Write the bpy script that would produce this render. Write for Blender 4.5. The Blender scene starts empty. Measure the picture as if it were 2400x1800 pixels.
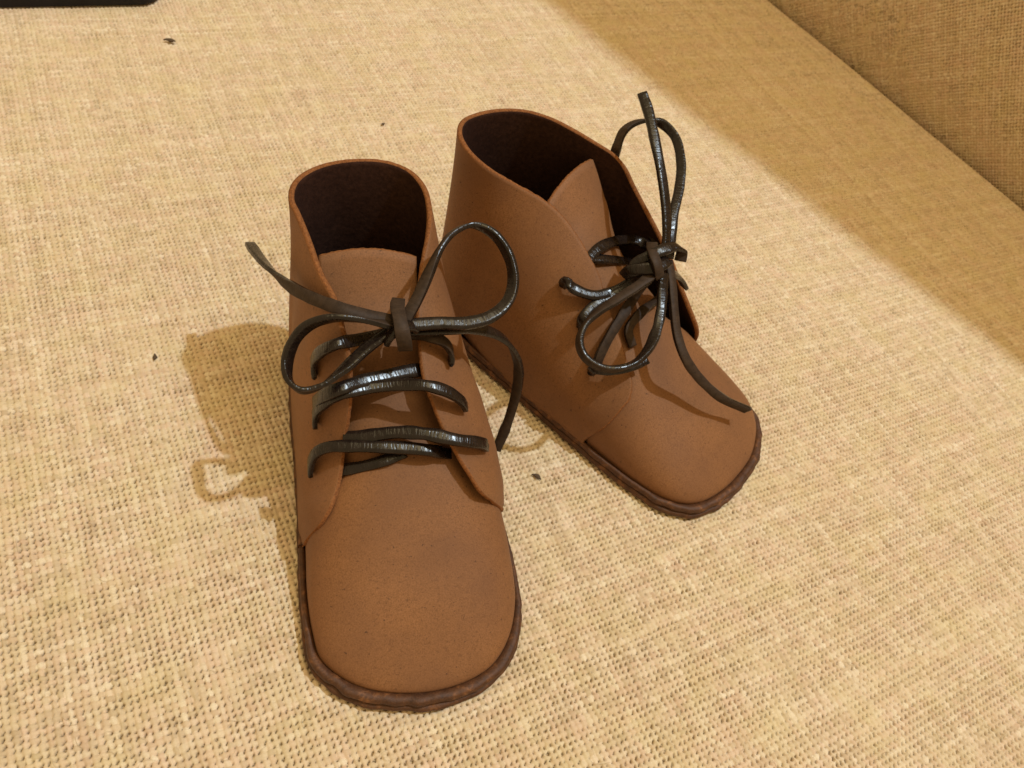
import bpy, math, random
import numpy as np
from mathutils import Vector

random.seed(4); rng = np.random.default_rng(4)
S = 0.22            # one layout unit = camera height above the seat = 22 cm

# ------------------------------------------------------------------ camera, world, lamps, exposure
scene = bpy.context.scene
F_PX = 1856.0; TILT = math.radians(50.4); ROLL = math.radians(19.3)
cam_d = bpy.data.cameras.new('camera'); cam = bpy.data.objects.new('camera', cam_d)
scene.collection.objects.link(cam); scene.camera = cam
cam_d.sensor_width = 36.0; cam_d.lens = 36.0 * F_PX / 2400.0
cam_d.clip_start = 0.01; cam_d.clip_end = 50
_fw = Vector((0, math.cos(TILT), -math.sin(TILT)))
_r0 = Vector((1, 0, 0)); _u0 = Vector((0, math.sin(TILT), math.cos(TILT)))
_r = _r0 * math.cos(ROLL) + _u0 * math.sin(ROLL); _u = -_r0 * math.sin(ROLL) + _u0 * math.cos(ROLL)
from mathutils import Matrix
m = Matrix((( _r.x, _u.x, -_fw.x, 0), (_r.y, _u.y, -_fw.y, 0), (_r.z, _u.z, -_fw.z, S), (0, 0, 0, 1)))
cam.matrix_world = m
cam_d.dof.use_dof = True; cam_d.dof.focus_distance = 0.95 * S; cam_d.dof.aperture_fstop = 34

w = bpy.data.worlds.new('World'); scene.world = w; w.use_nodes = True
bg = w.node_tree.nodes['Background']
bg.inputs[0].default_value = (1.0, 0.73, 0.355, 1); bg.inputs[1].default_value = 0.585

def area(name, loc, target, size, power, col):
    d = bpy.data.lights.new(name, 'AREA'); d.shape = 'DISK'; d.size = size * S; d.energy = power; d.color = col
    o = bpy.data.objects.new(name, d); scene.collection.objects.link(o)
    o.location = Vector(loc) * S
    o.rotation_euler = (Vector(target) - Vector(loc)).to_track_quat('-Z', 'Y').to_euler()
    return o
area('ceiling_lamp', (3.73, 2.09, 9.55), (0, .7, 0), .21, 27.0, (.82, .98, 1.10))
area('overhead_fill', (.6, .8, 9.0), (0, .8, 0), 5.0, 12.0, (.95, .76, .40))  # unseen broad warm fill, added to lift the shaded areas
vs = scene.view_settings
vs.view_transform = 'Standard'; vs.look = 'None'; vs.exposure = 0; vs.gamma = 1

# ------------------------------------------------------------------ object helpers
COL = scene.collection
def link(name, me, mats, parent=None):
    o = bpy.data.objects.new(name, me); COL.objects.link(o)
    for mt in (mats if isinstance(mats, (list, tuple)) else [mats]): me.materials.append(mt)
    if parent: o.parent = parent
    return o
def empty(name, loc=(0, 0, 0)):
    o = bpy.data.objects.new(name, None); COL.objects.link(o); o.location = Vector(loc) * S
    o.empty_display_size = .01
    return o
def tag(o, label=None, cat=None, group=None, kind=None):
    if label: o['label'] = label
    if cat: o['category'] = cat
    if group: o['group'] = group
    if kind: o['kind'] = kind
    return o
MIRROR = [False]
def mesh(name, V, Fc, mi=None, smooth=True, uv=None):
    me = bpy.data.meshes.new(name)
    V = np.asarray(V, dtype=np.float64) * S
    if MIRROR[0]:                      # boot parts are laid out with x to the viewer's right; the boot's own x axis points the other way
        V = V * np.array([-1.0, 1.0, 1.0]); Fc = [tuple(f)[::-1] for f in Fc]
    me.from_pydata(V.tolist(), [], [list(map(int, f)) for f in Fc]); 
    if mi is not None: me.polygons.foreach_set('material_index', np.asarray(mi, dtype=np.int32))
    if smooth: me.polygons.foreach_set('use_smooth', np.ones(len(me.polygons), dtype=bool))
    if uv is not None:
        l = me.uv_layers.new(name='UVMap'); idx = np.zeros(len(me.loops), dtype=np.int32)
        me.loops.foreach_get('vertex_index', idx)
        l.data.foreach_set('uv', np.asarray(uv, dtype=np.float32)[idx].ravel())
    me.update(); return me

# ------------------------------------------------------------------ materials
class NT:
    def __init__(s, name):
        s.m = bpy.data.materials.new(name); s.m.use_nodes = True; s.t = s.m.node_tree; s.n = s.t.nodes
        s.b = s.n['Principled BSDF']
    def add(s, ty, **k):
        n = s.n.new(ty)
        for a, v in k.items():
            if a.startswith('i_'): n.inputs[a[2:].replace('_', ' ')].default_value = v
            else: setattr(n, a, v)
        return n
    def ln(s, a, b): s.t.links.new(a, b)
    def ramp(s, src, pts):
        r = s.n.new('ShaderNodeValToRGB'); cr = r.color_ramp
        while len(cr.elements) < len(pts): cr.elements.new(.5)
        for e, (p, c) in zip(cr.elements, pts): e.position = p; e.color = (*c, 1) if len(c) == 3 else c
        s.ln(src, r.inputs[0]); return r.outputs[0]
    def noise(s, scale, detail=3, rough=.5, vec=None):
        n = s.add('ShaderNodeTexNoise'); n.inputs['Scale'].default_value = scale
        n.inputs['Detail'].default_value = detail; n.inputs['Roughness'].default_value = rough
        if vec is None: vec = s.obj()
        s.ln(vec, n.inputs['Vector']); return n
    def obj(s):
        if not hasattr(s, '_tc'): s._tc = s.add('ShaderNodeTexCoord')
        return s._tc.outputs['Object']
    def mix(s, f, a, b, mode='MIX'):
        n = s.add('ShaderNodeMix', data_type='RGBA', blend_type=mode)
        for i, v in ((0, f), (6, a), (7, b)):
            if isinstance(v, (int, float)): n.inputs[i].default_value = v
            elif isinstance(v, tuple): n.inputs[i].default_value = (*v, 1)
            else: s.ln(v, n.inputs[i])
        return n.outputs[2]
    def bump(s, h, strength, dist, nrm=None):
        n = s.add('ShaderNodeBump'); n.inputs['Strength'].default_value = strength; n.inputs['Distance'].default_value = dist
        s.ln(h, n.inputs['Height'])
        if nrm is not None: s.ln(nrm, n.inputs['Normal'])
        return n.outputs[0]

def leather():
    t = NT('nubuck_leather')
    fine = t.noise(2600, 4, .7); mid = t.noise(420, 4, .6); big = t.noise(38, 3, .5)
    c = t.ramp(mid.outputs[0], [(.3, (.150, .060, .017)), (.7, (.205, .085, .026))])
    c = t.mix(t.ramp(fine.outputs[0], [(.30, (0, 0, 0)), (.70, (1, 1, 1))]), c, (.31, .135, .055))
    c = t.mix(t.ramp(t.noise(1500, 2, .6).outputs[0], [(.56, (0, 0, 0)), (.70, (.55, .55, .55))]), c, (.115, .045, .016))
    c = t.mix(t.ramp(big.outputs[0], [(.35, (0, 0, 0)), (.75, (.8, .8, .8))]), c, (.155, .066, .030))
    sp = t.noise(900, 2, .5)
    c = t.mix(t.ramp(sp.outputs[0], [(.69, (0, 0, 0)), (.75, (.85, .85, .85))]), c, (.07, .03, .014))
    t.ln(c, t.b.inputs['Base Color']); t.b.inputs['Roughness'].default_value = .66
    t.b.inputs['Specular IOR Level'].default_value = .32
    t.b.inputs['Sheen Weight'].default_value = .06; t.b.inputs['Sheen Tint'].default_value = (.9, .6, .45, 1)
    t.ln(t.bump(fine.outputs[0], .25, .00012, t.bump(mid.outputs[0], .25, .0002)), t.b.inputs['Normal'])
    return t.m
def flesh():
    t = NT('flesh_side_leather')
    a = t.noise(700, 5, .7); b_ = t.noise(90, 3, .6)
    c = t.ramp(a.outputs[0], [(.3, (.022, .009, .006)), (.75, (.095, .042, .027))])
    c = t.mix(b_.outputs[0], c, (.03, .012, .009))
    t.ln(c, t.b.inputs['Base Color']); t.b.inputs['Roughness'].default_value = .9
    t.b.inputs['Specular IOR Level'].default_value = .15
    t.ln(t.bump(a.outputs[0], .6, .0004), t.b.inputs['Normal']); return t.m
def edge():
    t = NT('raw_leather_edge')
    a = t.noise(1500, 4, .7)
    c = t.ramp(a.outputs[0], [(.3, (.13, .045, .016)), (.72, (.34, .135, .045))])
    t.ln(c, t.b.inputs['Base Color']); t.b.inputs['Roughness'].default_value = .85
    t.b.inputs['Specular IOR Level'].default_value = .2
    t.ln(t.bump(a.outputs[0], .6, .0003), t.b.inputs['Normal']); return t.m
def solemat(dark=False):
    t = NT('sole_leather' if not dark else 'sole_leather_dark')
    a = t.noise(300, 5, .65); f = t.noise(1800, 3, .6)
    c = t.ramp(a.outputs[0], [(.3, (.040, .014, .006)), (.55, (.085, .031, .011)), (.74, (.27, .105, .034))])
    c = t.mix(t.ramp(f.outputs[0], [(.45, (0, 0, 0)), (.8, (.6, .6, .6))]), c, (.13, .050, .018))
    t.ln(c, t.b.inputs['Base Color']); t.b.inputs['Roughness'].default_value = .6
    t.b.inputs['Specular IOR Level'].default_value = .4
    t.ln(t.bump(f.outputs[0], .35, .0003, t.bump(a.outputs[0], .5, .0006)), t.b.inputs['Normal']); return t.m
def lacemat(name='lace_leather', light=False):
    t = NT(name)
    tc = t.add('ShaderNodeTexCoord'); mp = t.add('ShaderNodeMapping'); t.ln(tc.outputs['UV'], mp.inputs[0])
    mp.inputs['Scale'].default_value = (1, .12, 1)
    cr = t.noise(1150, 3, .6, mp.outputs[0]); a = t.noise(500, 4, .6)
    if light: c = t.ramp(a.outputs[0], [(.3, (.030, .018, .012)), (.75, (.062, .038, .025))])
    else: c = t.ramp(a.outputs[0], [(.3, (.009, .0055, .0045)), (.75, (.021, .0125, .0095))])
    t.ln(c, t.b.inputs['Base Color']); t.b.inputs['Roughness'].default_value = .62 if light else .33
    t.b.inputs['Specular IOR Level'].default_value = .2 if light else .38
    if not light:
        t.ln(t.ramp(a.outputs[0], [(.3, (.20,) * 3), (.8, (.32,) * 3)]), t.b.inputs['Roughness'])
    h = t.ramp(cr.outputs[0], [(.36, (0, 0, 0)), (.5, (1, 1, 1))])
    t.ln(t.bump(h, .30 if not light else .2, .0003, t.bump(a.outputs[0], .15, .0001)), t.b.inputs['Normal']); return t.m
def fabricmat():
    t = NT('woven_linen')
    at = t.add('ShaderNodeAttribute', attribute_name='weave')      # r yarn tone, g yarn hue, b gap
    sp = t.add('ShaderNodeSeparateColor'); t.ln(at.outputs['Color'], sp.inputs[0])
    c = t.ramp(sp.outputs[0], [(0, (.53, .395, .25)), (.45, (.71, .56, .39)), (1, (.88, .75, .58))])
    c = t.mix(t.ramp(sp.outputs[1], [(.35, (0, 0, 0)), (.9, (.45, .45, .45))]), c, (.74, .49, .36))
    bl = t.noise(70, 3, .6)
    c = t.mix(t.ramp(bl.outputs[0], [(.42, (0, 0, 0)), (.75, (.5, .5, .5))]), c, (.70, .58, .30))
    fib = t.noise(3500, 3, .7)
    c = t.mix(t.ramp(fib.outputs[0], [(.3, (.35, .35, .35)), (.6, (0, 0, 0))]), c, (.54, .41, .28))
    c = t.mix(sp.outputs[2], c, (.15, .09, .04))
    t.ln(c, t.b.inputs['Base Color']); t.b.inputs['Roughness'].default_value = .85
    t.b.inputs['Specular IOR Level'].default_value = .2
    t.ln(t.bump(fib.outputs[0], .5, .00025), t.b.inputs['Normal']); return t.m
def plain(name, col, rough=.8, sc=400, spec=.3):
    t = NT(name); a = t.noise(sc, 3, .6)
    c = t.ramp(a.outputs[0], [(.3, tuple(x * .75 for x in col)), (.75, tuple(x * 1.2 for x in col))])
    t.ln(c, t.b.inputs['Base Color']); t.b.inputs['Roughness'].default_value = rough; t.b.inputs['Specular IOR Level'].default_value = spec
    return t.m
M_LEA, M_FLE, M_EDG, M_SOL = leather(), flesh(), edge(), solemat()
M_LACE, M_LACEL = lacemat(), lacemat('lace_flesh_side', True)
M_FAB = fabricmat(); M_UND = plain('cushion_linen', (.60, .46, .30), .85, 1500); M_BLK = plain('near_black', (.012, .011, .016), .5)
M_LINT = plain('dark_lint', (.10, .065, .04)); M_HOLE = plain('punched_hole', (.010, .005, .003), .95)
M_BASE = plain('backrest_linen', (.60, .46, .30), .85, 1500)

# ------------------------------------------------------------------ sofa: woven seat and backrest
TH = math.radians(40.65); TA, TB = .00778, .00818
dA = np.array([math.cos(TH), math.sin(TH)]); dB = np.array([-math.sin(TH), math.cos(TH)])
SN = np.array([.6925, .7214]); SM = np.array([.7214, -.6925]); SEAM = 2.160
def hashf(i, k=0):
    x = np.sin(i * 12.9898 + k * 78.233 + 4.1) * 43758.5453
    return x - np.floor(x)
def vnoise(x, y, k=0):
    xi = np.floor(x); yi = np.floor(y); fx = x - xi; fy = y - yi
    fx = fx * fx * (3 - 2 * fx); fy = fy * fy * (3 - 2 * fy)
    h = lambda a, b: hashf(a * 1.37 + b * 57.31, k)
    return (h(xi, yi) * (1 - fx) + h(xi + 1, yi) * fx) * (1 - fy) + (h(xi, yi + 1) * (1 - fx) + h(xi + 1, yi + 1) * fx) * fy
def weave(s, t):
    """height (in yarn spacings) and tone, hue, gap of a plain weave at yarn coordinates s, t"""
    i = np.round(s); j = np.round(t)
    s = s + .16 * (vnoise(t * .11, i * .7, 1) - .5) + .20 * (vnoise(s * .9, t * .9, 8) - .5)
    t = t + .16 * (vnoise(s * .11, j * .7, 2) - .5) + .20 * (vnoise(s * .9, t * .9, 9) - .5)
    i = np.round(s); j = np.round(t)
    kap = .18
    es = s - i; et = t - j
    ww = .385 + .19 * (vnoise(t * .33, i * 3.1, 3) - .5) + .13 * (hashf(i, 5) - .5)
    wf = .405 + .21 * (vnoise(s * .30, j * 3.3, 4) - .5) + .14 * (hashf(j, 6) - .5)
    cw = np.cos(math.pi * (t - i)); cf = -np.cos(math.pi * (s - j))
    xw = (es - kap * et) / (ww * (1 + .12 * cw)); xf = (et + kap * es * -1) / (wf * (1 + .12 * cf))
    xw = (es + kap * et) / (ww * (1 + .12 * cw)); xf = (et + kap * es) / (wf * (1 + .12 * cf))
    zw = np.where(np.abs(xw) < 1, .34 * np.sqrt(np.clip(1 - xw ** 2, 0, 1)) + .24 * cw, -.8)
    zf = np.where(np.abs(xf) < 1, .34 * np.sqrt(np.clip(1 - xf ** 2, 0, 1)) + .24 * cf, -.8)
    z = np.maximum(zw, zf); top = zw > zf
    gap = (z < -.3).astype(float)
    tone = np.where(top, hashf(i, 11) * .45 + vnoise(t * .5, i * 5., 12) * .55, hashf(j, 13) * .4 + vnoise(s * .5, j * 5., 14) * .6)
    hue = np.where(top, vnoise(t * .22, i * 7., 15), vnoise(s * .22, j * 7., 16))
    z = np.maximum(z, -.55)
    return z - .56, tone, hue, np.clip(gap, 0, 1)

def grid_faces(nr, nc, base):
    a = np.arange(nr - 1)[:, None] * nc + np.arange(nc - 1)[None, :] + base
    return np.stack([a, a + 1, a + nc + 1, a + nc], -1).reshape(-1, 4)
def fast_mesh(name, V, Q, colr):
    me = bpy.data.meshes.new(name)
    me.vertices.add(len(V)); me.vertices.foreach_set('co', (V * S).astype(np.float32).ravel())
    me.loops.add(len(Q) * 4); me.loops.foreach_set('vertex_index', Q.astype(np.int32).ravel())
    me.polygons.add(len(Q)); me.polygons.foreach_set('loop_start', np.arange(len(Q), dtype=np.int32) * 4)
    me.polygons.foreach_set('use_smooth', np.ones(len(Q), dtype=bool))
    ca = me.color_attributes.new('weave', 'FLOAT_COLOR', 'POINT')
    ca.data.foreach_set('color', np.concatenate([colr, np.ones((len(colr), 1))], 1).astype(np.float32).ravel())
    me.update(calc_edges=True); return me

def seat_z(n):
    d = np.clip(n - (SEAM - .045), 0, .045)
    z = -(.045 - np.sqrt(np.clip(.045 ** 2 - d ** 2, 0, 1)))
    return z
def inview(P, mx=520):
    d = P - np.array([0, 0, 1.0]); fwv, rv, uv = np.array(_fw), np.array(_r), np.array(_u)
    wz = d @ fwv; x = 1200 + F_PX * (d @ rv) / wz; y = 900 - F_PX * (d @ uv) / wz
    return (wz > .1) & (x > -mx) & (x < 2400 + mx) & (y > -mx) & (y < 1800 + mx), wz

def build_weave(name, smap, srange, trange, parent, tile=16):
    Vs, Qs, Cs, base = [], [], [], 0
    for s0 in range(srange[0], srange[1], tile):
        for t0 in range(trange[0], trange[1], tile):
            cs = np.array([[s0, t0], [s0 + tile, t0], [s0, t0 + tile], [s0 + tile, t0 + tile], [s0 + tile / 2, t0 + tile / 2]], float)
            P, Nn, ok = smap(cs[:, 0], cs[:, 1])
            if not ok.any(): continue
            iv, wz = inview(P)
            if not iv.any(): continue
            dist = wz[iv].min()
            r = 6 if dist < 1.0 else 5 if dist < 1.45 else 4 if dist < 2.1 else 3
            if not inview(P, 120)[0].any(): r = 3
            k = np.arange(tile * r + 1) / r
            ss, tt = np.meshgrid(s0 + k, t0 + k, indexing='ij'); ss = ss.ravel(); tt = tt.ravel()
            P, Nn, ok = smap(ss, tt)
            z, a, b_, g = weave(ss, tt)
            V = P + Nn * (z * TA)[:, None]
            Q = grid_faces(tile * r + 1, tile * r + 1, 0)
            keep = ok[Q].all(1); Q = Q[keep]
            if len(Q) == 0: continue
            Vs.append(V); Qs.append(Q + base); Cs.append(np.stack([a, b_, g], 1)); base += len(V)
    me = fast_mesh(name, np.concatenate(Vs), np.concatenate(Qs), np.concatenate(Cs))
    print('WEAVE', name, len(me.polygons))
    o = link(name, me, M_FAB, parent); tag(o, kind='stuff'); return o

sofa = tag(empty('sofa', (0, 0, -2.0)), 'beige woven linen sofa under the boots, its backrest rising at the upper right', 'sofa')
def child_at(o, par):           # keep world coordinates under a translated empty
    o.parent = par; o.matrix_parent_inverse = Matrix.Translation(-par.location); return o
seat_hi = lambda n: n
def seat_map(s, t):
    xy = s[:, None] * TA * dA + t[:, None] * TB * dB
    n = xy @ SN; m_ = xy @ SM
    soft = .010 * (vnoise(xy[:, 0] * 2.3, xy[:, 1] * 2.3, 30) - .5) * np.clip((np.hypot(xy[:, 0] - .05, xy[:, 1] - .65) - .55) * 2, 0, 1)
    z = seat_z(n) + soft
    dz = np.where(n > SEAM - .045, -(n - (SEAM - .045)) / np.sqrt(np.clip(.045 ** 2 - (n - SEAM + .045) ** 2, 1e-4, 1)), 0)
    N = np.stack([-dz * SN[0], -dz * SN[1], np.ones_like(n)], 1); N /= np.linalg.norm(N, axis=1)[:, None]
    return np.stack([xy[:, 0], xy[:, 1], z], 1), N, n < SEAM - .003
BP = [(-.30, 2.200), (-.08, 2.185), (-.02, 2.172), (.05, 2.160), (.2, 2.150), (.6, 2.150), (1.2, 2.16), (2.0, 2.17), (4.3, 2.18)]
bz = np.array([p[0] for p in BP]); bn = np.array([p[1] for p in BP])
bl = np.concatenate([[0], np.cumsum(np.hypot(np.diff(bz), np.diff(bn)))])
fl = np.linspace(0, bl[-1], 400); fz = np.interp(fl, bl, bz); fn = np.interp(fl, bl, bn)
ker = np.ones(25) / 25
fn_s = np.convolve(np.pad(fn, 12, 'edge'), ker, 'valid')
BMT = [(-4, 3.5), (-1.4, 3.3), (-.82, 3.02), (-.47, 2.74), (.115, 2.27), (.6, 2.0), (3, 2.0)]
TB2 = .0080
def back_map(s, t):
    # the same cloth, its yarns slanting across the backrest
    q = s[:, None] * .0080 * np.array([.78, .62]) + t[:, None] * .0082 * np.array([-.62, .78])
    m_ = q[:, 0] + .35; l = q[:, 1] + .3
    z = np.interp(l, fl, fz); n = np.interp(l, fl, fn_s)
    dn = (np.interp(l + .01, fl, fn_s) - n) / .01; dz = (np.interp(l + .01, fl, fz) - z) / .01
    xy = m_[:, None] * SM + n[:, None] * SN
    Nn = -dz[:, None] * SN; N = np.stack([Nn[:, 0], Nn[:, 1], dn], 1); N /= np.linalg.norm(N, axis=1)[:, None] + 1e-9
    top = np.interp(m_, *zip(*BMT))
    return np.stack([xy[:, 0], xy[:, 1], z], 1), N, (l > 0) & (z < top) & (z < 1.7)

def slab(prof, axis_pts, closed=True):
    """sweep: list of rings (each a list of 3D points) -> faces"""
    V = [p for ring in prof for p in ring]; n = len(prof[0]); Fc = []
    for r in range(len(prof) - 1):
        for c in range(n if closed else n - 1):
            Fc.append((r * n + c, r * n + (c + 1) % n, (r + 1) * n + (c + 1) % n, (r + 1) * n + c))
    return V, Fc
# seat cushion body, lying just below its woven cover
def mn(m_, n, z): return (SM[0] * m_ + SN[0] * n, SM[1] * m_ + SN[1] * n, z)
zb = -.0075
ring = []
prof = [(-3.2, -1.0), (-3.2, -.06), (-3.14, zb)] + [(x, zb) for x in (-2.5, -1.5, -.5, .3, .9, 1.5, 1.9)] + \
       [(SEAM - .045 + .045 * math.sin(a) - .004, zb - .045 + .045 * math.cos(a)) for a in np.linspace(.05, math.pi / 2, 8)] + [(SEAM - .004, -1.0)]
for m_ in np.linspace(-5, 3.6, 40): ring.append([mn(m_, n, z) for n, z in prof])
V, Fc = slab(ring, None); Fc += [tuple(range(len(prof)))[::-1], tuple(range(39 * len(prof), 40 * len(prof)))]
seat = child_at(link('seat_cushion', mesh('seat_cushion', V, Fc), M_UND), sofa)
o = build_weave('woven_cover', seat_map, (-176, 400), (-64, 340), None); child_at(o, sofa); o.parent = seat; o.matrix_parent_inverse = Matrix.Identity(4)
o.matrix_parent_inverse = (Matrix.Translation(sofa.location) @ Matrix.Translation(-sofa.location)).inverted()
# loose linen fibres standing out of the yarns
V, Fc = [], []
for _ in range(2600):
    x = random.uniform(-.9, 1.1); y = random.uniform(.1, 1.9)
    if not inview(np.array([[x, y, 0.0]]), 40)[0][0] or x * SN[0] + y * SN[1] > 2.0: continue
    a = random.uniform(0, 6.28); L_ = random.uniform(.006, .020); bend = random.uniform(-1.6, 1.6); up = random.uniform(.0004, .0030); r_ = .00022; b0 = len(V)
    for k in range(5):
        q = k / 4; aa = a + bend * q; px_ = x + math.cos(aa) * L_ * q; py_ = y + math.sin(aa) * L_ * q; pz_ = -.0006 + up * math.sin(math.pi * q) 
        for (dx, dz) in ((r_, 0), (-r_ * .5, r_ * .87), (-r_ * .5, -r_ * .87)): V.append((px_ - math.sin(aa) * dx, py_ + math.cos(aa) * dx, pz_ + dz))
    for k in range(4):
        for c in range(3): Fc.append((b0 + k * 3 + c, b0 + k * 3 + (c + 1) % 3, b0 + k * 3 + 3 + (c + 1) % 3, b0 + k * 3 + 3 + c))
o = link('loose_fibres', mesh('loose_fibres', V, Fc), plain('pale_fibre', (.72, .60, .44)), None); tag(o, kind='stuff'); child_at(o, sofa); o.parent = seat
o.matrix_parent_inverse = Matrix.Identity(4)
# backrest body
ring = []
for m_ in np.linspace(-4, 3.2, 60):
    top = float(np.interp(m_, *zip(*BMT))); rr = []
    zz = [z for z in bz if z < top - .12] + [top - .10]
    for z in zz: rr.append((float(np.interp(z, bz, bn)) + .006, z))
    while len(rr) < 9: rr.insert(-1, ((rr[-1][0] + rr[-2][0]) / 2, (rr[-1][1] + rr[-2][1]) / 2))
    rr = rr[:8] + [rr[-1]]
    n0 = rr[-1][0]
    for a in np.linspace(.3, math.pi, 8): rr.append((n0 + .09 - .09 * math.cos(a), top - .10 + .10 * math.sin(a)))
    rr.append((n0 + .18, -.3)); ring.append([mn(m_, n, z) for n, z in rr])
V, Fc = slab(ring, None); nn = len(ring[0]); Fc += [tuple(range(nn)), tuple(range(59 * nn, 60 * nn))[::-1]]
back = child_at(link('backrest', mesh('backrest', V, Fc), M_BASE), sofa)
o = build_weave('woven_cover', back_map, (-260, 320), (-260, 320), None); o.parent = back

# ------------------------------------------------------------------ boots
FRM = {'L': (np.array([.454, -.891]), np.array([.891, .454]), .835, .171),
       'R': (np.array([.90, -.436]), np.array([.436, .90]), .556, .893)}
def rotz(b):
    Fv, A, dv, du = FRM[b]; return Matrix(((-A[0], Fv[0], 0, 0), (-A[1], Fv[1], 0, 0), (0, 0, 1, 0), (0, 0, 0, 1)))
def origin(b):
    Fv, A, dv, du = FRM[b]; p = -Fv * dv + A * du; return (p[0], p[1], 0.0)
def ip(x, pts): xs, ys = zip(*pts); return np.interp(x, xs, ys)
def cr(P, n, closed=False):
    """Catmull-Rom through the rows of P, n samples, roughly even"""
    P = np.asarray(P, float)
    if closed: Q = np.vstack([P[-1], P, P[0], P[1]])
    else: Q = np.vstack([2 * P[0] - P[1], P, 2 * P[-1] - P[-2]])
    out = []
    for i in range(1, len(Q) - 2):
        p0, p1, p2, p3 = Q[i - 1:i + 3]
        d01 = max(np.linalg.norm((p1 - p0)[:3]), 1e-6) ** .5; d12 = max(np.linalg.norm((p2 - p1)[:3]), 1e-6) ** .5; d23 = max(np.linalg.norm((p3 - p2)[:3]), 1e-6) ** .5
        m1 = (p2 - p1) + d12 * ((p1 - p0) / d01 - (p2 - p0) / (d01 + d12))
        m2 = (p2 - p1) + d12 * ((p3 - p2) / d23 - (p3 - p1) / (d12 + d23))
        for u in np.linspace(0, 1, 24, endpoint=False):
            u2, u3 = u * u, u ** 3
            out.append((2 * u3 - 3 * u2 + 1) * p1 + (u3 - 2 * u2 + u) * m1 + (-2 * u3 + 3 * u2) * p2 + (u3 - u2) * m2)
    if not closed: out.append(P[-1])
    else: out.append(out[0])
    out = np.array(out); L = np.concatenate([[0], np.cumsum(np.linalg.norm(np.diff(out[:, :3], axis=0), axis=1))])
    q = np.linspace(0, L[-1], n + (1 if closed else 0))
    R_ = np.stack([np.interp(q, L, out[:, k]) for k in range(out.shape[1])], 1)
    return R_[:-1] if closed else R_

# plan outline of the upper where it meets the sole: heel centre -> left -> toe -> right -> heel
OUT = {'L': [(-.05, .0), (-.10, .012), (-.130, .05), (-.138, .11), (-.137, .2), (-.136, .3), (-.138, .38), (-.139, .43), (-.135, .48), (-.127, .513), (-.098, .543), (-.068, .558), (-.02, .568), (.018, .568), (.055, .560), (.082, .546),
             (.108, .515), (.124, .471), (.127, .42), (.125, .37), (.118, .3), (.100, .2), (.078, .11), (.045, .05), (.0, .012)],
       'R': [(-.065, -.03), (-.12, -.012), (-.148, .04), (-.156, .11), (-.158, .2), (-.160, .3), (-.160, .395), (-.157, .45), (-.147, .499), (-.130, .527), (-.104, .545), (-.06, .557), (-.016, .560), (.03, .557), (.065, .546),
             (.093, .530), (.115, .500), (.120, .455), (.114, .40), (.106, .35), (.095, .28), (.085, .2), (.07, .11), (.04, .04), (-.01, -.015)]}
HV = [(.08, .335), (.11, .300), (.15, .262), (.2, .229), (.25, .202), (.3, .177), (.35, .151), (.4, .124), (.45, .097), (.49, .078)]
ZB = .020
def arch(B, T, h, n, be, z0=ZB):
    be = np.asarray(be)[:, None]; k = np.cos(be) ** (2 / n)
    xy = T + (B - T) * k; z = z0 + (h - z0) * np.sin(be[:, 0]) ** (2 / n)
    return np.concatenate([xy, z[:, None]], 1)

def sheet(grids, thick, inside, fuzz=0.0):
    """grids of outer-surface points, welded where they meet -> solid leather sheet with a rounded raw edge"""
    P, Q, base = [], [], 0
    for G in grids:
        nr, nc, _ = G.shape; P.append(G.reshape(-1, 3)); Q.append(grid_faces(nr, nc, base)); base += nr * nc
    P = np.concatenate(P); Q = np.concatenate(Q)
    _, first, inv = np.unique(np.round(P, 5), axis=0, return_index=True, return_inverse=True); inv = inv.ravel()
    V = P[first]; Q = inv[Q]; F_ = []
    for q in Q:
        f = [q[0]]
        for x in q[1:]:
            if x != f[-1] and x != f[0]: f.append(x)
        if len(f) >= 3: F_.append(f)
    N = np.zeros_like(V)
    for f in F_:
        a_, b_, c_ = V[f[0]], V[f[1]], V[f[2]]; n = np.cross(b_ - a_, c_ - a_)
        if len(f) == 4: n = np.cross(V[f[2]] - a_, V[f[3]] - b_)
        for x in f: N[x] += n
    N /= np.linalg.norm(N, axis=1)[:, None] + 1e-14
    if ((V - np.asarray(inside)) * N).sum() < 0: F_ = [f[::-1] for f in F_]; N = -N
    n = len(V); W_ = V - N * thick
    edges = {}
    for f in F_:
        for x, y in zip(f, f[1:] + f[:1]): edges[(x, y)] = edges.get((x, y), 0) + 1
    bnd = [(x, y) for (x, y) in edges if (y, x) not in edges]
    out = {}
    for x, y in bnd:
        e = V[y] - V[x]; o_ = np.cross(e, (N[x] + N[y]) / 2); o_ /= np.linalg.norm(o_) + 1e-12
        for k in (x, y): out[k] = out.get(k, 0) + o_
    mid = {}; VV = [*V, *W_]
    for k, o_ in out.items():
        o_ = o_ / (np.linalg.norm(o_) + 1e-12); mid[k] = len(VV)
        VV.append((V[k] + W_[k]) / 2 + o_ * (thick * .30 + fuzz * (random.random() - .5)))
    Fc = [tuple(f) for f in F_] + [tuple(x + n for x in f[::-1]) for f in F_]; mi = [0] * len(F_) + [1] * len(F_)
    for x, y in bnd:
        Fc += [(y, x, mid[x], mid[y]), (mid[y], mid[x], x + n, y + n)]; mi += [2, 2]
    return VV, Fc, mi

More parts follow.
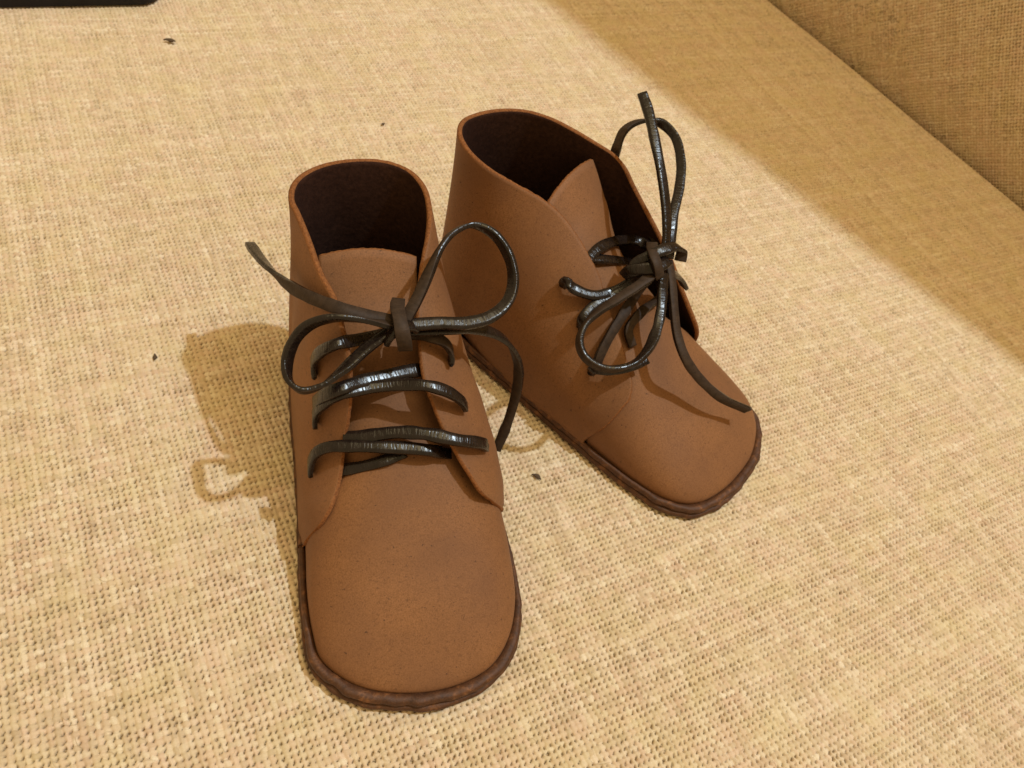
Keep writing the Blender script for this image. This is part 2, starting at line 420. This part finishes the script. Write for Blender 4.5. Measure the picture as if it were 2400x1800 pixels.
def strap(P, W, wd, th, name, mats, parent, M0=None):
    """flat leather lace along P (n,3) whose width runs along W (n,3); rounded rectangle section"""
    P = np.asarray(P); n = len(P); T = np.gradient(P, axis=0); T /= np.linalg.norm(T, axis=1)[:, None] + 1e-9
    W = W - T * (W * T).sum(1)[:, None]; W /= np.linalg.norm(W, axis=1)[:, None] + 1e-9
    N = np.cross(T, W); L = np.concatenate([[0], np.cumsum(np.linalg.norm(np.diff(P, axis=0), axis=1))])
    a, b = wd / 2, th / 2
    sec = [(-a, -b * .7), (-a * .93, -b), (0, -b), (a * .93, -b), (a, -b * .7), (a, b * .62), (a * .90, b), (a * .3, b * 1.05), (-a * .3, b * 1.05), (-a * .90, b), (-a, b * .62)]
    V, uv = [], []
    for i in range(n):
        jit = 1 + .10 * (vnoise(np.array(L[i] * 60), np.array(P[0, 0] * 99), 40) - .5) * 2
        for k, (x, y) in enumerate(sec):
            V.append(P[i] + W[i] * x * jit + N[i] * y); uv.append((L[i] * S, x * S))
    m_ = len(sec); Fc, mi = [], []
    for i in range(n - 1):
        for k in range(m_):
            Fc.append((i * m_ + k, i * m_ + (k + 1) % m_, (i + 1) * m_ + (k + 1) % m_, (i + 1) * m_ + k)); mi.append(1 if k in (0, 1, 2, 3) else 0)
    Fc += [tuple(range(m_))[::-1], tuple(range((n - 1) * m_, n * m_))]; mi += [1, 1]
    me = mesh(name, V, Fc, mi, True, uv)
    return link(name, me, mats, parent)

def sole_sweep(b, prof, name, mat, parent, wav, seed, n=300):
    C = cr(np.array(OUT[b]), n, True)
    T = np.roll(C, -1, 0) - np.roll(C, 1, 0); T /= np.linalg.norm(T, axis=1)[:, None]; Nn = np.stack([-T[:, 1], T[:, 0]], 1)
    cen = C.mean(0)
    if ((C - cen) * Nn).sum() < 0: Nn = -Nn
    V = []
    th = np.arange(n) * .35
    toe = np.clip((C[:, 1] - .46) / .10, 0, 1)
    for i in range(n):
        q = wav * (.45 + .9 * toe[i])
        w1 = q * (vnoise(np.array(th[i]), np.array(seed * 3.3), 21) - .5) * 2
        w2 = q * (vnoise(np.array(th[i] * 1.7), np.array(seed * 7.7), 22) - .5) * 2
        w1 += .0009 * (vnoise(np.array(th[i] * 6.1), np.array(seed * 1.9), 23) - .5)
        for k, (d, z) in enumerate(prof):
            ex = (.84 if C[i, 0] > 0 else .74) + (.40 if C[i, 0] > 0 else .50) * toe[i]
            p = C[i] + Nn[i] * (d * ex + (w1 if d > .004 else 0)); V.append((p[0], p[1], max(z + (w2 * .5 if z > .008 else 0), 0.0005)))
    m_ = len(prof); Fc = []
    for i in range(n):
        j = (i + 1) % n
        for k in range(m_ - 1): Fc.append((i * m_ + k, j * m_ + k, j * m_ + k + 1, i * m_ + k + 1))
    return V, Fc, n, m_

GR = {}
def build_boot(b, label, Eside, laces, straps, holes):
    root = tag(empty('baby_boot', origin(b)), label, 'shoe', 'pair of small brown lace-up leather boots')
    R_ = rotz(b).to_3x3(); root.rotation_euler = R_.to_euler()
    # --- sole and its turned-up rim
    V, Fc, n, m_ = sole_sweep(b, [(-.006, .001), (.004, .0008), (.0115, .0020), (.0140, .0050), (.0142, .0095), (.0125, .0120), (.0070, .0128), (-.004, .0130)], 'sole', M_SOL, root, .0019, 1 if b == 'L' else 2)
    Fc.append(tuple(range(0, n * m_, m_))); Fc.append(tuple(range(m_ - 1, n * m_, m_))[::-1])
    link('sole', mesh('sole', V, Fc), M_SOL, root)
    V, Fc, n, m_ = sole_sweep(b, [(-.004, .0132), (.0075, .0132), (.0108, .0142), (.0118, .0175), (.0108, .0215), (.0085, .0238), (.0045, .0236), (.0010, .0215), (-.003, .0150)], 'sole_rim', M_SOL, root, .0020, 5 if b == 'L' else 9)
    link('sole_rim', mesh('sole_rim', V, Fc), M_SOL, root)
    # --- vamp with its tongue: columns run from the outline up to the ridge
    O = cr(np.array(OUT[b]), 400, True)
    def side_pts(sgn):
        pts = []
        k = O[:, 1].argmax(); n_ = len(O)
        rng_ = range(k, k - 160, -1) if sgn < 0 else range(k, k + 160)
        for i in rng_:
            p = O[i % n_]
            if p[1] < .10: break
            pts.append(p)
        return np.array(pts)
    LS, RS = side_pts(-1), side_pts(1)
    if LS[-1][0] > RS[-1][0]: LS, RS = RS, LS
    rows = []
    vt0 = .108; tong_c = -.050 if b == 'L' else -.006; hw = .060; skw = 0.0 if b == 'L' else 1.0
    def byv(P, v): return np.array([np.interp(v, P[::-1, 1], P[::-1, 0]), v])
    def byarc(P, f):                      # f = 0 at the toe tip, 1 where v = .46
        k = int(np.argmax(P[:, 1] < .46)); Q = P[:k + 1]; L = np.concatenate([[0], np.cumsum(np.hypot(*np.diff(Q, axis=0).T))])
        return np.array([np.interp(f * L[-1], L, Q[:, 0]), np.interp(f * L[-1], L, Q[:, 1])])
    nb = 41; VS = .452
    def prow(BL, BR):
        v = (BL[1] + BR[1]) / 2; h = float(ip(v, HV)); cx = (BL[0] + BR[0]) / 2; nexp = 2.45
        fr = np.clip((v - .285) / .075, 0, 1); fr = fr * fr * (3 - 2 * fr)
        row = []
        for x in np.linspace(-1, 1, nb):
            B = BL if x < 0 else BR
            full = arch(B, np.array([cx, v]), h, nexp, [(1 - abs(x)) * math.pi / 2])[0]
            tw = hw * (1.0 + 2.0 * max(0, v - .2)); c0 = tong_c + (cx - tong_c) * np.clip((v - .12) / .2, 0, 1)
            ut = c0 + x * tw; cu = np.clip(abs(ut - cx) / max(abs(B[0] - cx), 1e-3), 0, .999)
            zc = ZB + (h - ZB) * (1 - cu ** nexp) ** (1 / nexp); tf = np.clip((.24 - v) / .12, 0, 1); zf = h - .009 * x * x + skw * .008 * x * tf
            a_ = np.clip((v - .16) / .06, 0, 1); zt = zf * (1 - a_) + min(zc, zf + .01) * a_
            tong = np.array([ut, v - .004 * (1 - x * x) * np.clip((.16 - v) / .05, 0, 1) - skw * .007 * x * tf, zt])
            row.append(tong * (1 - fr) + full * fr)
        return row
    vl = np.concatenate([np.linspace(vt0, .34, 30), np.linspace(.346, VS, 18)])
    G = np.array([prow(byv(LS, v), byv(RS, v)) for v in vl])
    # toe cap: columns fan out from one point on the ridge to the outline
    kL = int(np.argmax(LS[:, 1] < VS)); kR = int(np.argmax(RS[:, 1] < VS))
    fan = np.vstack([byv(LS, VS)[None], LS[:kL][::-1], RS[1:kR], byv(RS, VS)[None]])
    fan = np.vstack([fan[:1], cr(fan, 90)[1:-1], fan[-1:]])
    T = np.array([(fan[0][0] + fan[-1][0]) / 2, VS]); h = float(ip(VS, HV)); bes = (1 - np.abs(np.linspace(-1, 0, nb // 2 + 1))) * math.pi / 2
    F2 = np.array([arch(B, T, h, 2.45, bes) for B in fan])
    for k_ in range(len(F2)):                # the flat of the toe goes on sloping down towards the tip
        F2[k_, :, 2] = ZB + (F2[k_, :, 2] - ZB) * (h - .50 * (F2[k_, :, 1] - VS) - ZB) / (h - ZB)
    F2[0] = G[-1][:nb // 2 + 1]; F2[-1] = G[-1][::-1][:nb // 2 + 1]
    GR[b + 'v'] = np.concatenate([G.reshape(-1, 3), F2.reshape(-1, 3)])
    V, Fc, mi = sheet([G, F2], .0062, (0, .3, 0), fuzz=.0010)
    link('vamp', mesh('vamp', V, Fc, mi), [M_LEA, M_FLE, M_EDG], root)
    # --- quarter: one band round the heel with a lacing flap on each side
    st = []
    for (E3, B2, be, n_, q0) in Eside: st.append([*E3, *B2, be, n_, q0])
    ST = cr(np.array(st), 260)
    G = []
    nq = 40
    for row in ST:
        E3 = row[:3]; B2 = row[3:5]; be = math.radians(row[5]); n_ = row[6]
        k = math.cos(be) ** (2 / n_); T = (E3[:2] - k * B2) / (1 - k); h = ZB + (E3[2] - ZB) / math.sin(be) ** (2 / n_)
        q0 = min(max(row[7], 0), .97); q = (q0 + (1 - q0) * np.linspace(0, 1, nq) ** .9) * be; q[0] = max(q[0], 1e-4)
        G.append(arch(B2, T, h, n_, q))
    G = np.array(G)
    V, Fc, mi = sheet([G], .0072, (-.03, .2, .15), fuzz=.0012)
    GR[b + 'q'] = G.reshape(-1, 3)
    link('quarter', mesh('quarter', V, Fc, mi), [M_LEA, M_FLE, M_EDG], root)
    # --- laces
    lace = None
    for (nm, pts, wdir, wd, n_) in straps:
        P = cr(np.array(pts, float), n_)
        if isinstance(wdir[0], (int, float)): W = np.tile(np.array(wdir, float), (len(P), 1))
        else:
            wd_ = np.array(wdir, float); x = np.linspace(0, len(wd_) - 1, len(P)); W = np.stack([np.interp(x, np.arange(len(wd_)), wd_[:, k]) for k in range(3)], 1)
        o = strap(P, W, wd, .0062, nm, [M_LACE, M_LACEL], root if lace is None else lace)
        if lace is None: lace = o
    for (c, nrm, r) in holes:
        nv = Vector(nrm).normalized(); q = nv.to_track_quat('Z', 'Y')
        V = [Vector(c) + q @ Vector((math.cos(a) * r * rr, math.sin(a) * r * rr * .8, zz)) for rr, zz in ((1.0, -.002), (1.0, .0012), (.7, .0016), (.45, .0004)) for a in np.linspace(0, 2 * math.pi, 14, endpoint=False)]
        Fc = [(k * 14 + i, k * 14 + (i + 1) % 14, (k + 1) * 14 + (i + 1) % 14, (k + 1) * 14 + i) for k in range(3) for i in range(14)] + [tuple(range(42, 56))]
        link('eyelet', mesh('eyelet', [tuple(v) for v in V], Fc), M_HOLE, root)
    return root
#@DATA@
ST_L = [
  ((-0.14,0.366,0.021),(-0.1405,0.368),6,2.45,0),
  ((-0.1405,0.368,0.034),(-0.1405,0.366),12,2.45,0),
  ((-0.1395,0.37,0.048),(-0.141,0.363),21,2.45,0),
  ((-0.1336,0.372,0.0694),(-0.142,0.358),31,2.45,0),
  ((-0.1203,0.3719,0.1022),(-0.143,0.35),40,2.45,0),
  ((-0.1088,0.3592,0.1215),(-0.145,0.338),48,2.45,0),
  ((-0.0993,0.3368,0.1299),(-0.145,0.32),53,2.45,0),
  ((-0.0898,0.2976,0.1696),(-0.144,0.275),61,2.45,0),
  ((-0.0846,0.2771,0.222),(-0.144,0.24),66,2.45,0),
  ((-0.086,0.2512,0.262),(-0.145,0.205),66,2.45,0),
  ((-0.0946,0.2188,0.293),(-0.146,0.17),64,2.45,0),
  ((-0.1004,0.193,0.305),(-0.146,0.14),60,2.45,0),
  ((-0.1152,0.1551,0.312),(-0.146,0.115),56,2.45,0),
  ((-0.1276,0.1115,0.325),(-0.144,0.09),50,2.45,0),
  ((-0.1383,0.0758,0.333),(-0.146,0.065),45,2.45,0),
  ((-0.1445,0.0565,0.336),(-0.138,0.045),42,2.45,0),
  ((-0.1417,0.0375,0.342),(-0.125,0.025),40,2.45,0),
  ((-0.1281,0.017,0.345),(-0.1,0.008),40,2.45,0),
  ((-0.0984,-0.0032,0.347),(-0.07,-0.003),40,2.45,0),
  ((-0.0547,-0.0157,0.347),(-0.03,0),40,2.45,0),
  ((-0.0164,-0.0146,0.346),(0.005,0.012),40,2.45,0),
  ((0.0127,-0,0.344),(0.035,0.035),40,2.45,0),
  ((0.029,0.0281,0.34),(0.055,0.06),42,2.45,0),
  ((0.0321,0.0599,0.332),(0.0675,0.09),46,2.45,0),
  ((0.0276,0.0884,0.318),(0.08,0.12),52,2.45,0),
  ((0.0194,0.1143,0.302),(0.0925,0.15),58,2.45,0),
  ((0.0122,0.1426,0.285),(0.1025,0.18),63,2.45,0),
  ((0.0078,0.1758,0.266),(0.111,0.21),66,2.45,0),
  ((0.0047,0.2194,0.26),(0.1175,0.235),68,2.45,0),
  ((0.0066,0.2583,0.24),(0.1235,0.26),69,2.45,0),
  ((0.0153,0.2844,0.225),(0.1275,0.28),69,2.45,0),
  ((0.029,0.3131,0.2021),(0.13,0.305),67,2.45,0),
  ((0.046,0.3354,0.1798),(0.132,0.325),63,2.45,0),
  ((0.0617,0.3569,0.1645),(0.131,0.332),60,2.45,0),
  ((0.0766,0.3724,0.146),(0.13,0.342),56,2.45,0.1),
  ((0.096,0.3718,0.1187),(0.129,0.35),52,2.45,0.45),
  ((0.1182,0.3649,0.0827),(0.128,0.356),45,2.45,0.9)]
LACES_L = [
  ('lace', [(-0.1296,0.3083,0.1116), (-0.129,0.3034,0.1281), (-0.1221,0.3016,0.1503), (-0.106,0.3051,0.1666), (-0.0791,0.3124,0.176), (-0.04441,0.3199,0.182), (-0.01654,0.3241,0.1836), (0.01196,0.3287,0.182), (0.03514,0.3209,0.16), (0.05603,0.3143,0.14)], (0,1,-0.34), 0.015, 50),
  ('lace_crossing', [(-0.08967,0.2952,0.1707), (-0.06819,0.3018,0.1804), (-0.02869,0.3077,0.1948), (0.005612,0.3175,0.2025), (0.04112,0.3278,0.2015), (0.07446,0.3237,0.1849), (0.08762,0.3154,0.1648)], (0,1,-0.34), 0.016, 50),
  ('lace_crossing', [(-0.1225,0.2694,0.1625), (-0.1223,0.2674,0.1837), (-0.1118,0.2724,0.2139), (-0.09176,0.2769,0.2368), (-0.05887,0.2701,0.2373), (-0.02909,0.2715,0.2424), (0.004058,0.2823,0.2532), (0.03038,0.2867,0.2454), (0.05026,0.2876,0.226), (0.05842,0.285,0.2091)], (0,1,-0.34), 0.0145, 60),
  ('lace_crossing', [(-0.1221,0.2549,0.1885), (-0.1128,0.2686,0.2234), (-0.09686,0.2757,0.2438), (-0.07112,0.2643,0.2413), (-0.03965,0.2553,0.2386), (-0.01529,0.2481,0.2366), (0.004511,0.242,0.232), (0.02856,0.2173,0.2), (0.04766,0.2038,0.18)], (0,1,-0.34), 0.0165, 50),
  ('lace_crossing', [(0.04306,0.2373,0.2387), (0.04222,0.2307,0.2509), (0.03228,0.2278,0.2666), (0.01515,0.2232,0.273), (-0.003025,0.2108,0.2638), (-0.01872,0.2102,0.2642)], (0,1,-0.34), 0.0145, 44),
  ('lace_crossing', [(-0.1215,0.2283,0.2096), (-0.123,0.2234,0.227), (-0.1163,0.2321,0.2586), (-0.09836,0.2414,0.2848), (-0.07191,0.2249,0.272), (-0.04475,0.2118,0.2637), (-0.02381,0.2076,0.2661)], (0,1,-0.34), 0.0145, 50),
  ('lace_crossing', [(-0.1076,0.3125,0.12), (-0.08326,0.3229,0.1412), (-0.06349,0.3264,0.1525), (-0.04107,0.3272,0.1641), (-0.01721,0.321,0.1691)], (0,1,-0.34), 0.0145, 24),
  ('lace_end', [(-0.02629,0.223,0.298), (-0.05352,0.2177,0.303), (-0.09224,0.2103,0.31), (-0.1278,0.1689,0.288), (-0.1578,0.1059,0.252), (-0.1794,0.04563,0.226), (-0.1935,-0.006298,0.204)], [(0,1,-0.3), (0,1,-0.3), (0.3,1,-0.2), (0.7,0.6,-0.1), (1,0.2,0)], 0.015, 60),
  ('bow_loop', [(-0.02693,0.2283,0.298), (-0.05281,0.2307,0.308), (-0.07966,0.2297,0.314), (-0.1054,0.2262,0.312), (-0.1299,0.2242,0.297), (-0.1457,0.2314,0.279), (-0.1539,0.2448,0.257), (-0.1525,0.2677,0.252), (-0.1403,0.2801,0.25), (-0.1181,0.278,0.254), (-0.09459,0.2658,0.265), (-0.06433,0.2441,0.28), (-0.03164,0.2267,0.297)], [(0,1,0.3), (0,0.6,0.9), (-0.5,0.1,1), (-0.7,0.1,1), (0,0.5,0.9), (0,1,-0.2), (0,1,0.1)], 0.015, 110),
  ('bow_loop', [(-0.01702,0.2276,0.3), (0.02129,0.2259,0.301), (0.05471,0.2273,0.302), (0.08426,0.2211,0.306), (0.1083,0.2019,0.313), (0.1183,0.1764,0.324), (0.1148,0.1498,0.338), (0.09856,0.1249,0.35), (0.07379,0.1131,0.354), (0.04741,0.1247,0.352), (0.02855,0.1463,0.346), (0.01129,0.176,0.334), (-0.004141,0.2023,0.318), (-0.02013,0.2227,0.302)], [(0,1,-0.36), (0,1,-0.36), (0,1,-0.3), (0.3,1,0.2), (0.6,0.8,0.6), (0.6,0.6,0.8), (0.3,0.5,1), (0.8,0.3,0.6), (1,0.2,0.3)], 0.015, 130),
  ('lace_end', [(-0.01991,0.2232,0.285), (0.02414,0.2221,0.285), (0.06481,0.2115,0.275), (0.1042,0.2025,0.252), (0.1287,0.2003,0.228), (0.1492,0.2023,0.19), (0.1593,0.2052,0.14), (0.159,0.2141,0.09), (0.1537,0.2244,0.05), (0.1467,0.234,0.02)], [(0,1,-0.2), (0,1,-0.2), (0.5,1,0.1), (1,0.5,0.2), (1,0.3,0)], 0.015, 70),
  ('lace_knot', [(-0.0228,0.1882,0.3), (-0.02789,0.2097,0.31), (-0.02849,0.2303,0.316), (-0.02709,0.2463,0.312), (-0.02343,0.2525,0.298), (-0.0207,0.2506,0.284)], (1,0.1,0), 0.0165, 30),
  ('lace_knot', [(-0.04226,0.2413,0.286), (-0.0383,0.2405,0.298), (-0.02852,0.2357,0.305), (-0.01557,0.2324,0.304), (-0.00672,0.2296,0.296)], (0,1,0.1), 0.015, 26)]
HOLES_L = [((-0.1293,0.305,0.104),(-0.8978,0.1858,0.3993),.0050), ((-0.1221,0.2654,0.1547),(-0.863,0.4104,0.2945),.0050), ((-0.1217,0.2245,0.203),(-0.9229,0.2841,0.2598),.0050), ((0.04467,0.2335,0.2322),(0.5797,0.309,0.754),.0050), ((0.06061,0.2806,0.2008),(0.606,0.2798,0.7446),.0050), ((0.09114,0.3115,0.1563),(0.7501,0.2603,0.6079),.0050)]
ST_R = [
  ((-0.1557,0.3541,0.03),(-0.166,0.352),6,2.45,0),
  ((-0.1632,0.3591,0.0502),(-0.167,0.35),11,2.45,0),
  ((-0.1537,0.3695,0.0851),(-0.167,0.348),23,2.45,0),
  ((-0.1348,0.3717,0.1142),(-0.167,0.345),37,2.45,0),
  ((-0.1241,0.3718,0.1229),(-0.167,0.34),44,2.45,0),
  ((-0.1107,0.362,0.1371),(-0.167,0.33),51,2.45,0),
  ((-0.1023,0.3455,0.1488),(-0.167,0.315),56,2.45,0),
  ((-0.0891,0.313,0.1692),(-0.167,0.285),63,2.45,0),
  ((-0.0816,0.2785,0.1949),(-0.167,0.255),68,2.45,0),
  ((-0.0746,0.2509,0.217),(-0.167,0.23),70,2.45,0),
  ((-0.0672,0.2303,0.231),(-0.166,0.21),70,2.45,0),
  ((-0.0656,0.2039,0.248),(-0.165,0.19),68,2.45,0),
  ((-0.0653,0.1728,0.266),(-0.163,0.165),64,2.45,0),
  ((-0.0692,0.1462,0.281),(-0.161,0.14),60,2.45,0),
  ((-0.0812,0.1188,0.295),(-0.157,0.115),55,2.45,0),
  ((-0.1062,0.0824,0.31),(-0.15,0.08),50,2.45,0),
  ((-0.1257,0.0558,0.321),(-0.15,0.045),46,2.45,0),
  ((-0.1375,0.0276,0.33),(-0.143,0.018),43,2.45,0),
  ((-0.1395,-0.0001,0.338),(-0.132,-0.005),41,2.45,0),
  ((-0.127,-0.0252,0.342),(-0.115,-0.024),40,2.45,0),
  ((-0.1059,-0.0382,0.345),(-0.09,-0.034),40,2.45,0),
  ((-0.0768,-0.0387,0.346),(-0.06,-0.034),40,2.45,0),
  ((-0.0354,-0.0269,0.346),(-0.02,-0.022),40,2.45,0),
  ((0.0004,-0.0063,0.344),(0.01,0),40,2.45,0),
  ((0.0269,0.0239,0.34),(0.04,0.03),42,2.45,0),
  ((0.0453,0.062,0.334),(0.065,0.065),45,2.45,0),
  ((0.0605,0.0953,0.326),(0.08,0.1),48,2.45,0),
  ((0.0774,0.1205,0.315),(0.105,0.14),52,2.45,0),
  ((0.0874,0.143,0.3),(0.112,0.17),55,2.45,0),
  ((0.0888,0.1689,0.28),(0.105,0.2),58,2.45,0),
  ((0.0905,0.2013,0.257),(0.11,0.23),60,2.45,0),
  ((0.0894,0.2364,0.235),(0.113,0.255),60,2.45,0),
  ((0.0844,0.2773,0.21),(0.116,0.28),59,2.45,0),
  ((0.0743,0.3127,0.188),(0.118,0.3),57,2.45,0),
  ((0.0694,0.3454,0.165),(0.12,0.32),54,2.45,0),
  ((0.0798,0.3684,0.132),(0.121,0.337),48,2.45,0),
  ((0.0895,0.3731,0.108),(0.121,0.348),38,2.45,0),
  ((0.105,0.369,0.085),(0.121,0.356),28,2.45,0),
  ((0.115,0.366,0.055),(0.121,0.358),16,2.45,0)]
LACES_R = [
  ('lace', [(-0.1142,0.2032,0.2175), (-0.1179,0.2074,0.2303), (-0.1148,0.2217,0.2262), (-0.09654,0.2459,0.2206), (-0.06424,0.2615,0.222), (-0.04132,0.2715,0.2355), (-0.04031,0.2832,0.262)], (0,1,-0.4), 0.015, 50),
  ('lace_crossing', [(-0.1242,0.2596,0.1796), (-0.125,0.2559,0.2003), (-0.1023,0.2555,0.211), (-0.0681,0.265,0.2202), (-0.04604,0.2753,0.2345), (-0.03992,0.2859,0.264)], (0,1,-0.3), 0.0145, 44),
  ('lace_crossing', [(-0.1387,0.3069,0.135), (-0.1437,0.3093,0.1476), (-0.1334,0.3299,0.1575), (-0.1202,0.3471,0.1699), (-0.08313,0.3568,0.1697)], (0,1,-0.34), 0.015, 36),
  ('lace_crossing', [(-0.02852,0.2924,0.258), (-0.0303,0.2829,0.2091), (-0.07428,0.2912,0.1964), (-0.1103,0.2988,0.1768), (-0.1278,0.3045,0.1583), (-0.1301,0.3084,0.1398)], (1,0.4,0), 0.015, 44),
  ('lace_crossing', [(0.02446,0.3022,0.1822), (-0.03956,0.3042,0.1934), (-0.06825,0.3077,0.1812), (-0.07228,0.326,0.1619)], (1,0.4,0), 0.014, 30),
  ('lace_crossing', [(-0.06645,0.206,0.2398), (-0.04342,0.2009,0.2416), (-0.01122,0.1999,0.2375), (0.0431,0.2018,0.2178), (0.07431,0.2175,0.2099), (0.0744,0.2503,0.2131)], (0,1,-0.3), 0.016, 40),
  ('lace_crossing', [(-0.05453,0.2039,0.2364), (-0.02737,0.2156,0.2281), (0.01678,0.2254,0.2066), (0.08858,0.229,0.1597), (0.08392,0.2508,0.1779)], (0,1,-0.3), 0.0145, 30),
  ('lace_crossing', [(0.006833,0.3036,0.25), (0.04519,0.309,0.222), (0.06321,0.3185,0.198)], (0,1,-0.3), 0.016, 16),
  ('lace_end', [(-0.004481,0.2901,0.272), (0.01277,0.2742,0.292), (0.03061,0.2518,0.315), (0.05728,0.2118,0.345), (0.08408,0.1691,0.37), (0.1091,0.133,0.386), (0.1244,0.1073,0.395)], [(1,0,0), (1,0,0.2), (0.8,0.5,0.5)], 0.015, 60),
  ('bow_loop', [(0.00605,0.2925,0.272), (0.0241,0.277,0.288), (0.05394,0.2542,0.305), (0.09474,0.2318,0.318), (0.1305,0.2051,0.332), (0.1634,0.1658,0.342), (0.1646,0.1341,0.346), (0.1408,0.1136,0.344), (0.1099,0.1078,0.336), (0.0874,0.1163,0.32), (0.1168,0.1115,0.268), (0.1293,0.1345,0.235), (0.1197,0.188,0.215), (0.0836,0.2475,0.215)], [(1,0,0.3), (1,0.2,0.3), (0.6,0.6,0.6), (0,1,0.6), (0,1,0.8), (0.6,0.6,0.5), (1,0,0.3)], 0.0145, 120),
  ('bow_loop', [(-0.03379,0.2954,0.268), (-0.07542,0.2923,0.262), (-0.1125,0.2848,0.252), (-0.1419,0.2784,0.24), (-0.1654,0.2786,0.23), (-0.1828,0.2872,0.22), (-0.191,0.3041,0.212), (-0.1879,0.3245,0.208), (-0.1742,0.3453,0.208), (-0.1507,0.359,0.212), (-0.1203,0.3607,0.218), (-0.08586,0.3511,0.226), (-0.05754,0.3357,0.238), (-0.03499,0.3173,0.252), (-0.02002,0.3033,0.266)], [(0.3,1,0.2), (0,1,0.3), (-0.4,0.4,0.8), (0,0.6,0.8), (0.5,0.5,0.7), (1,0.3,0.3), (1,0,0.2)], 0.015, 110),
  ('lace_end', [(0.005978,0.2928,0.268), (-0.01217,0.317,0.255), (-0.03432,0.3433,0.238), (-0.05169,0.3694,0.218), (-0.06177,0.3983,0.2), (-0.04376,0.4315,0.165), (-0.01751,0.4697,0.135), (0.02643,0.5091,0.105)], [(1,0,0), (1,0.1,0), (1,0.5,0.3), (0.8,1,0.6)], 0.014, 70),
  ('lace_knot', [(-0.05296,0.2688,0.258), (-0.04309,0.2677,0.27), (-0.03026,0.2753,0.282), (-0.008812,0.2841,0.29), (0.01603,0.2909,0.288), (0.02972,0.2985,0.276), (0.02512,0.304,0.264)], (0.2,1,-0.2), 0.0165, 44),
  ('lace_knot', [(-0.0547,0.2616,0.248), (-0.0562,0.2671,0.262), (-0.04689,0.2826,0.274), (-0.03074,0.2957,0.28), (-0.007832,0.2974,0.278)], (0.1,1,-0.3), 0.0165, 36),
  ('lace_knot', [(0.001945,0.2611,0.278), (-0.03002,0.2793,0.29), (-0.03913,0.2949,0.286), (-0.03578,0.3045,0.268)], (1,0.3,0), 0.0155, 24)]
HOLES_R = [((-0.1105,0.2009,0.2132),(-0.7186,0.3079,0.6236),.0050), ((-0.1207,0.2588,0.1744),(-0.71,0.3703,0.5989),.0050), ((-0.136,0.3054,0.1292),(-0.7906,0.2026,0.5778),.0050)]
#@END@
MIRROR[0] = True
build_boot('L', 'small brown leather boot in front, seen toe-on, its laces tied in a wide sideways bow', ST_L, None, LACES_L, HOLES_L)
build_boot('R', 'small brown leather boot behind on the right, turned sideways, with one bow loop standing up', ST_R, None, LACES_R, HOLES_R)
MIRROR[0] = False
# ------------------------------------------------------------------ unidentified dark item at the far edge, lint on the seat
def rounded(name, cx, cy, ang, lx, ly, r, h, mat):
    P = []
    for sx, sy, a0 in ((1, 1, 0), (-1, 1, 90), (-1, -1, 180), (1, -1, 270)):
        for a in np.linspace(a0, a0 + 90, 9):
            a = math.radians(a); P.append((sx * (lx - r) + r * math.cos(a), sy * (ly - r) + r * math.sin(a)))
    ca, sa = math.cos(ang), math.sin(ang); V = []
    lay = [(1.0, .0), (1.0, h * .75), (.985, h * .93), (.95, h)]
    for k, z in lay:
        for x, y in P: V.append((cx + (x * ca - y * sa) * k + 0, cy + (x * sa + y * ca) * k, z))
    n = len(P); Fc = [(k * n + i, k * n + (i + 1) % n, (k + 1) * n + (i + 1) % n, (k + 1) * n + i) for k in range(3) for i in range(n)]
    Fc += [tuple(range(n))[::-1], tuple(range(3 * n, 4 * n))]
    V = [((x - cx), (y - cy), z) for x, y, z in V]
    o = link(name, mesh(name, V, Fc), mat); o.location = Vector((cx, cy, .002)) * S; return o
o = rounded('dark_item', -1.4708, 1.4291, 0.7054, .42, .24, .05, .06, M_BLK)  # unidentified dark thing, built as a plain rounded slab
tag(o, 'blurred dark flat case with a rounded corner at the top left edge of the seat', 'case')
def lint(x, y, ang, L, r, bend, label):
    P = [(L * (t - .5), bend * math.sin(math.pi * t), r * .9 + .0008 * math.sin(t * 9)) for t in np.linspace(0, 1, 8)]
    V, Fc = [], []
    for i, (px, py, pz) in enumerate(P):
        rr = r * (.35 + .9 * math.sin(math.pi * (i + .6) / 8.2)) * (1 + .3 * math.sin(i * 5.1))
        for k in range(6): a = k * math.pi / 3; V.append((px, py + rr * math.cos(a), pz + rr * .7 * math.sin(a)))
    for i in range(7):
        for k in range(6): Fc.append((i * 6 + k, i * 6 + (k + 1) % 6, (i + 1) * 6 + (k + 1) % 6, (i + 1) * 6 + k))
    Fc += [tuple(range(6))[::-1], tuple(range(42, 48))]
    o = link('lint', mesh('lint', V, Fc), M_LINT); o.location = Vector((x, y, -.0006)) * S; o.rotation_euler = (0, 0, ang)
    tag(o, label, 'lint', 'dark specks of lint on the seat')
LINT = [(0.0810, 0.6690, -0.2, 0.016, 0.0028, 0.003, 'dark speck of lint lying between the toes of the two boots'),
 (-0.9153, 1.3990, 0.3, 0.024, 0.0035, 0.003, 'dark flake of lint near the top left corner, below the dark case'),
 (-0.5170, 0.6466, -1.1, 0.012, 0.0022, 0.001, 'small dark speck of lint left of the front boot and its shadow'),
 (-0.4309, 1.3727, 0.8, 0.009, 0.002, 0.001, 'tiny speck of lint above the heel of the front boot')]
for a in LINT: lint(*a)
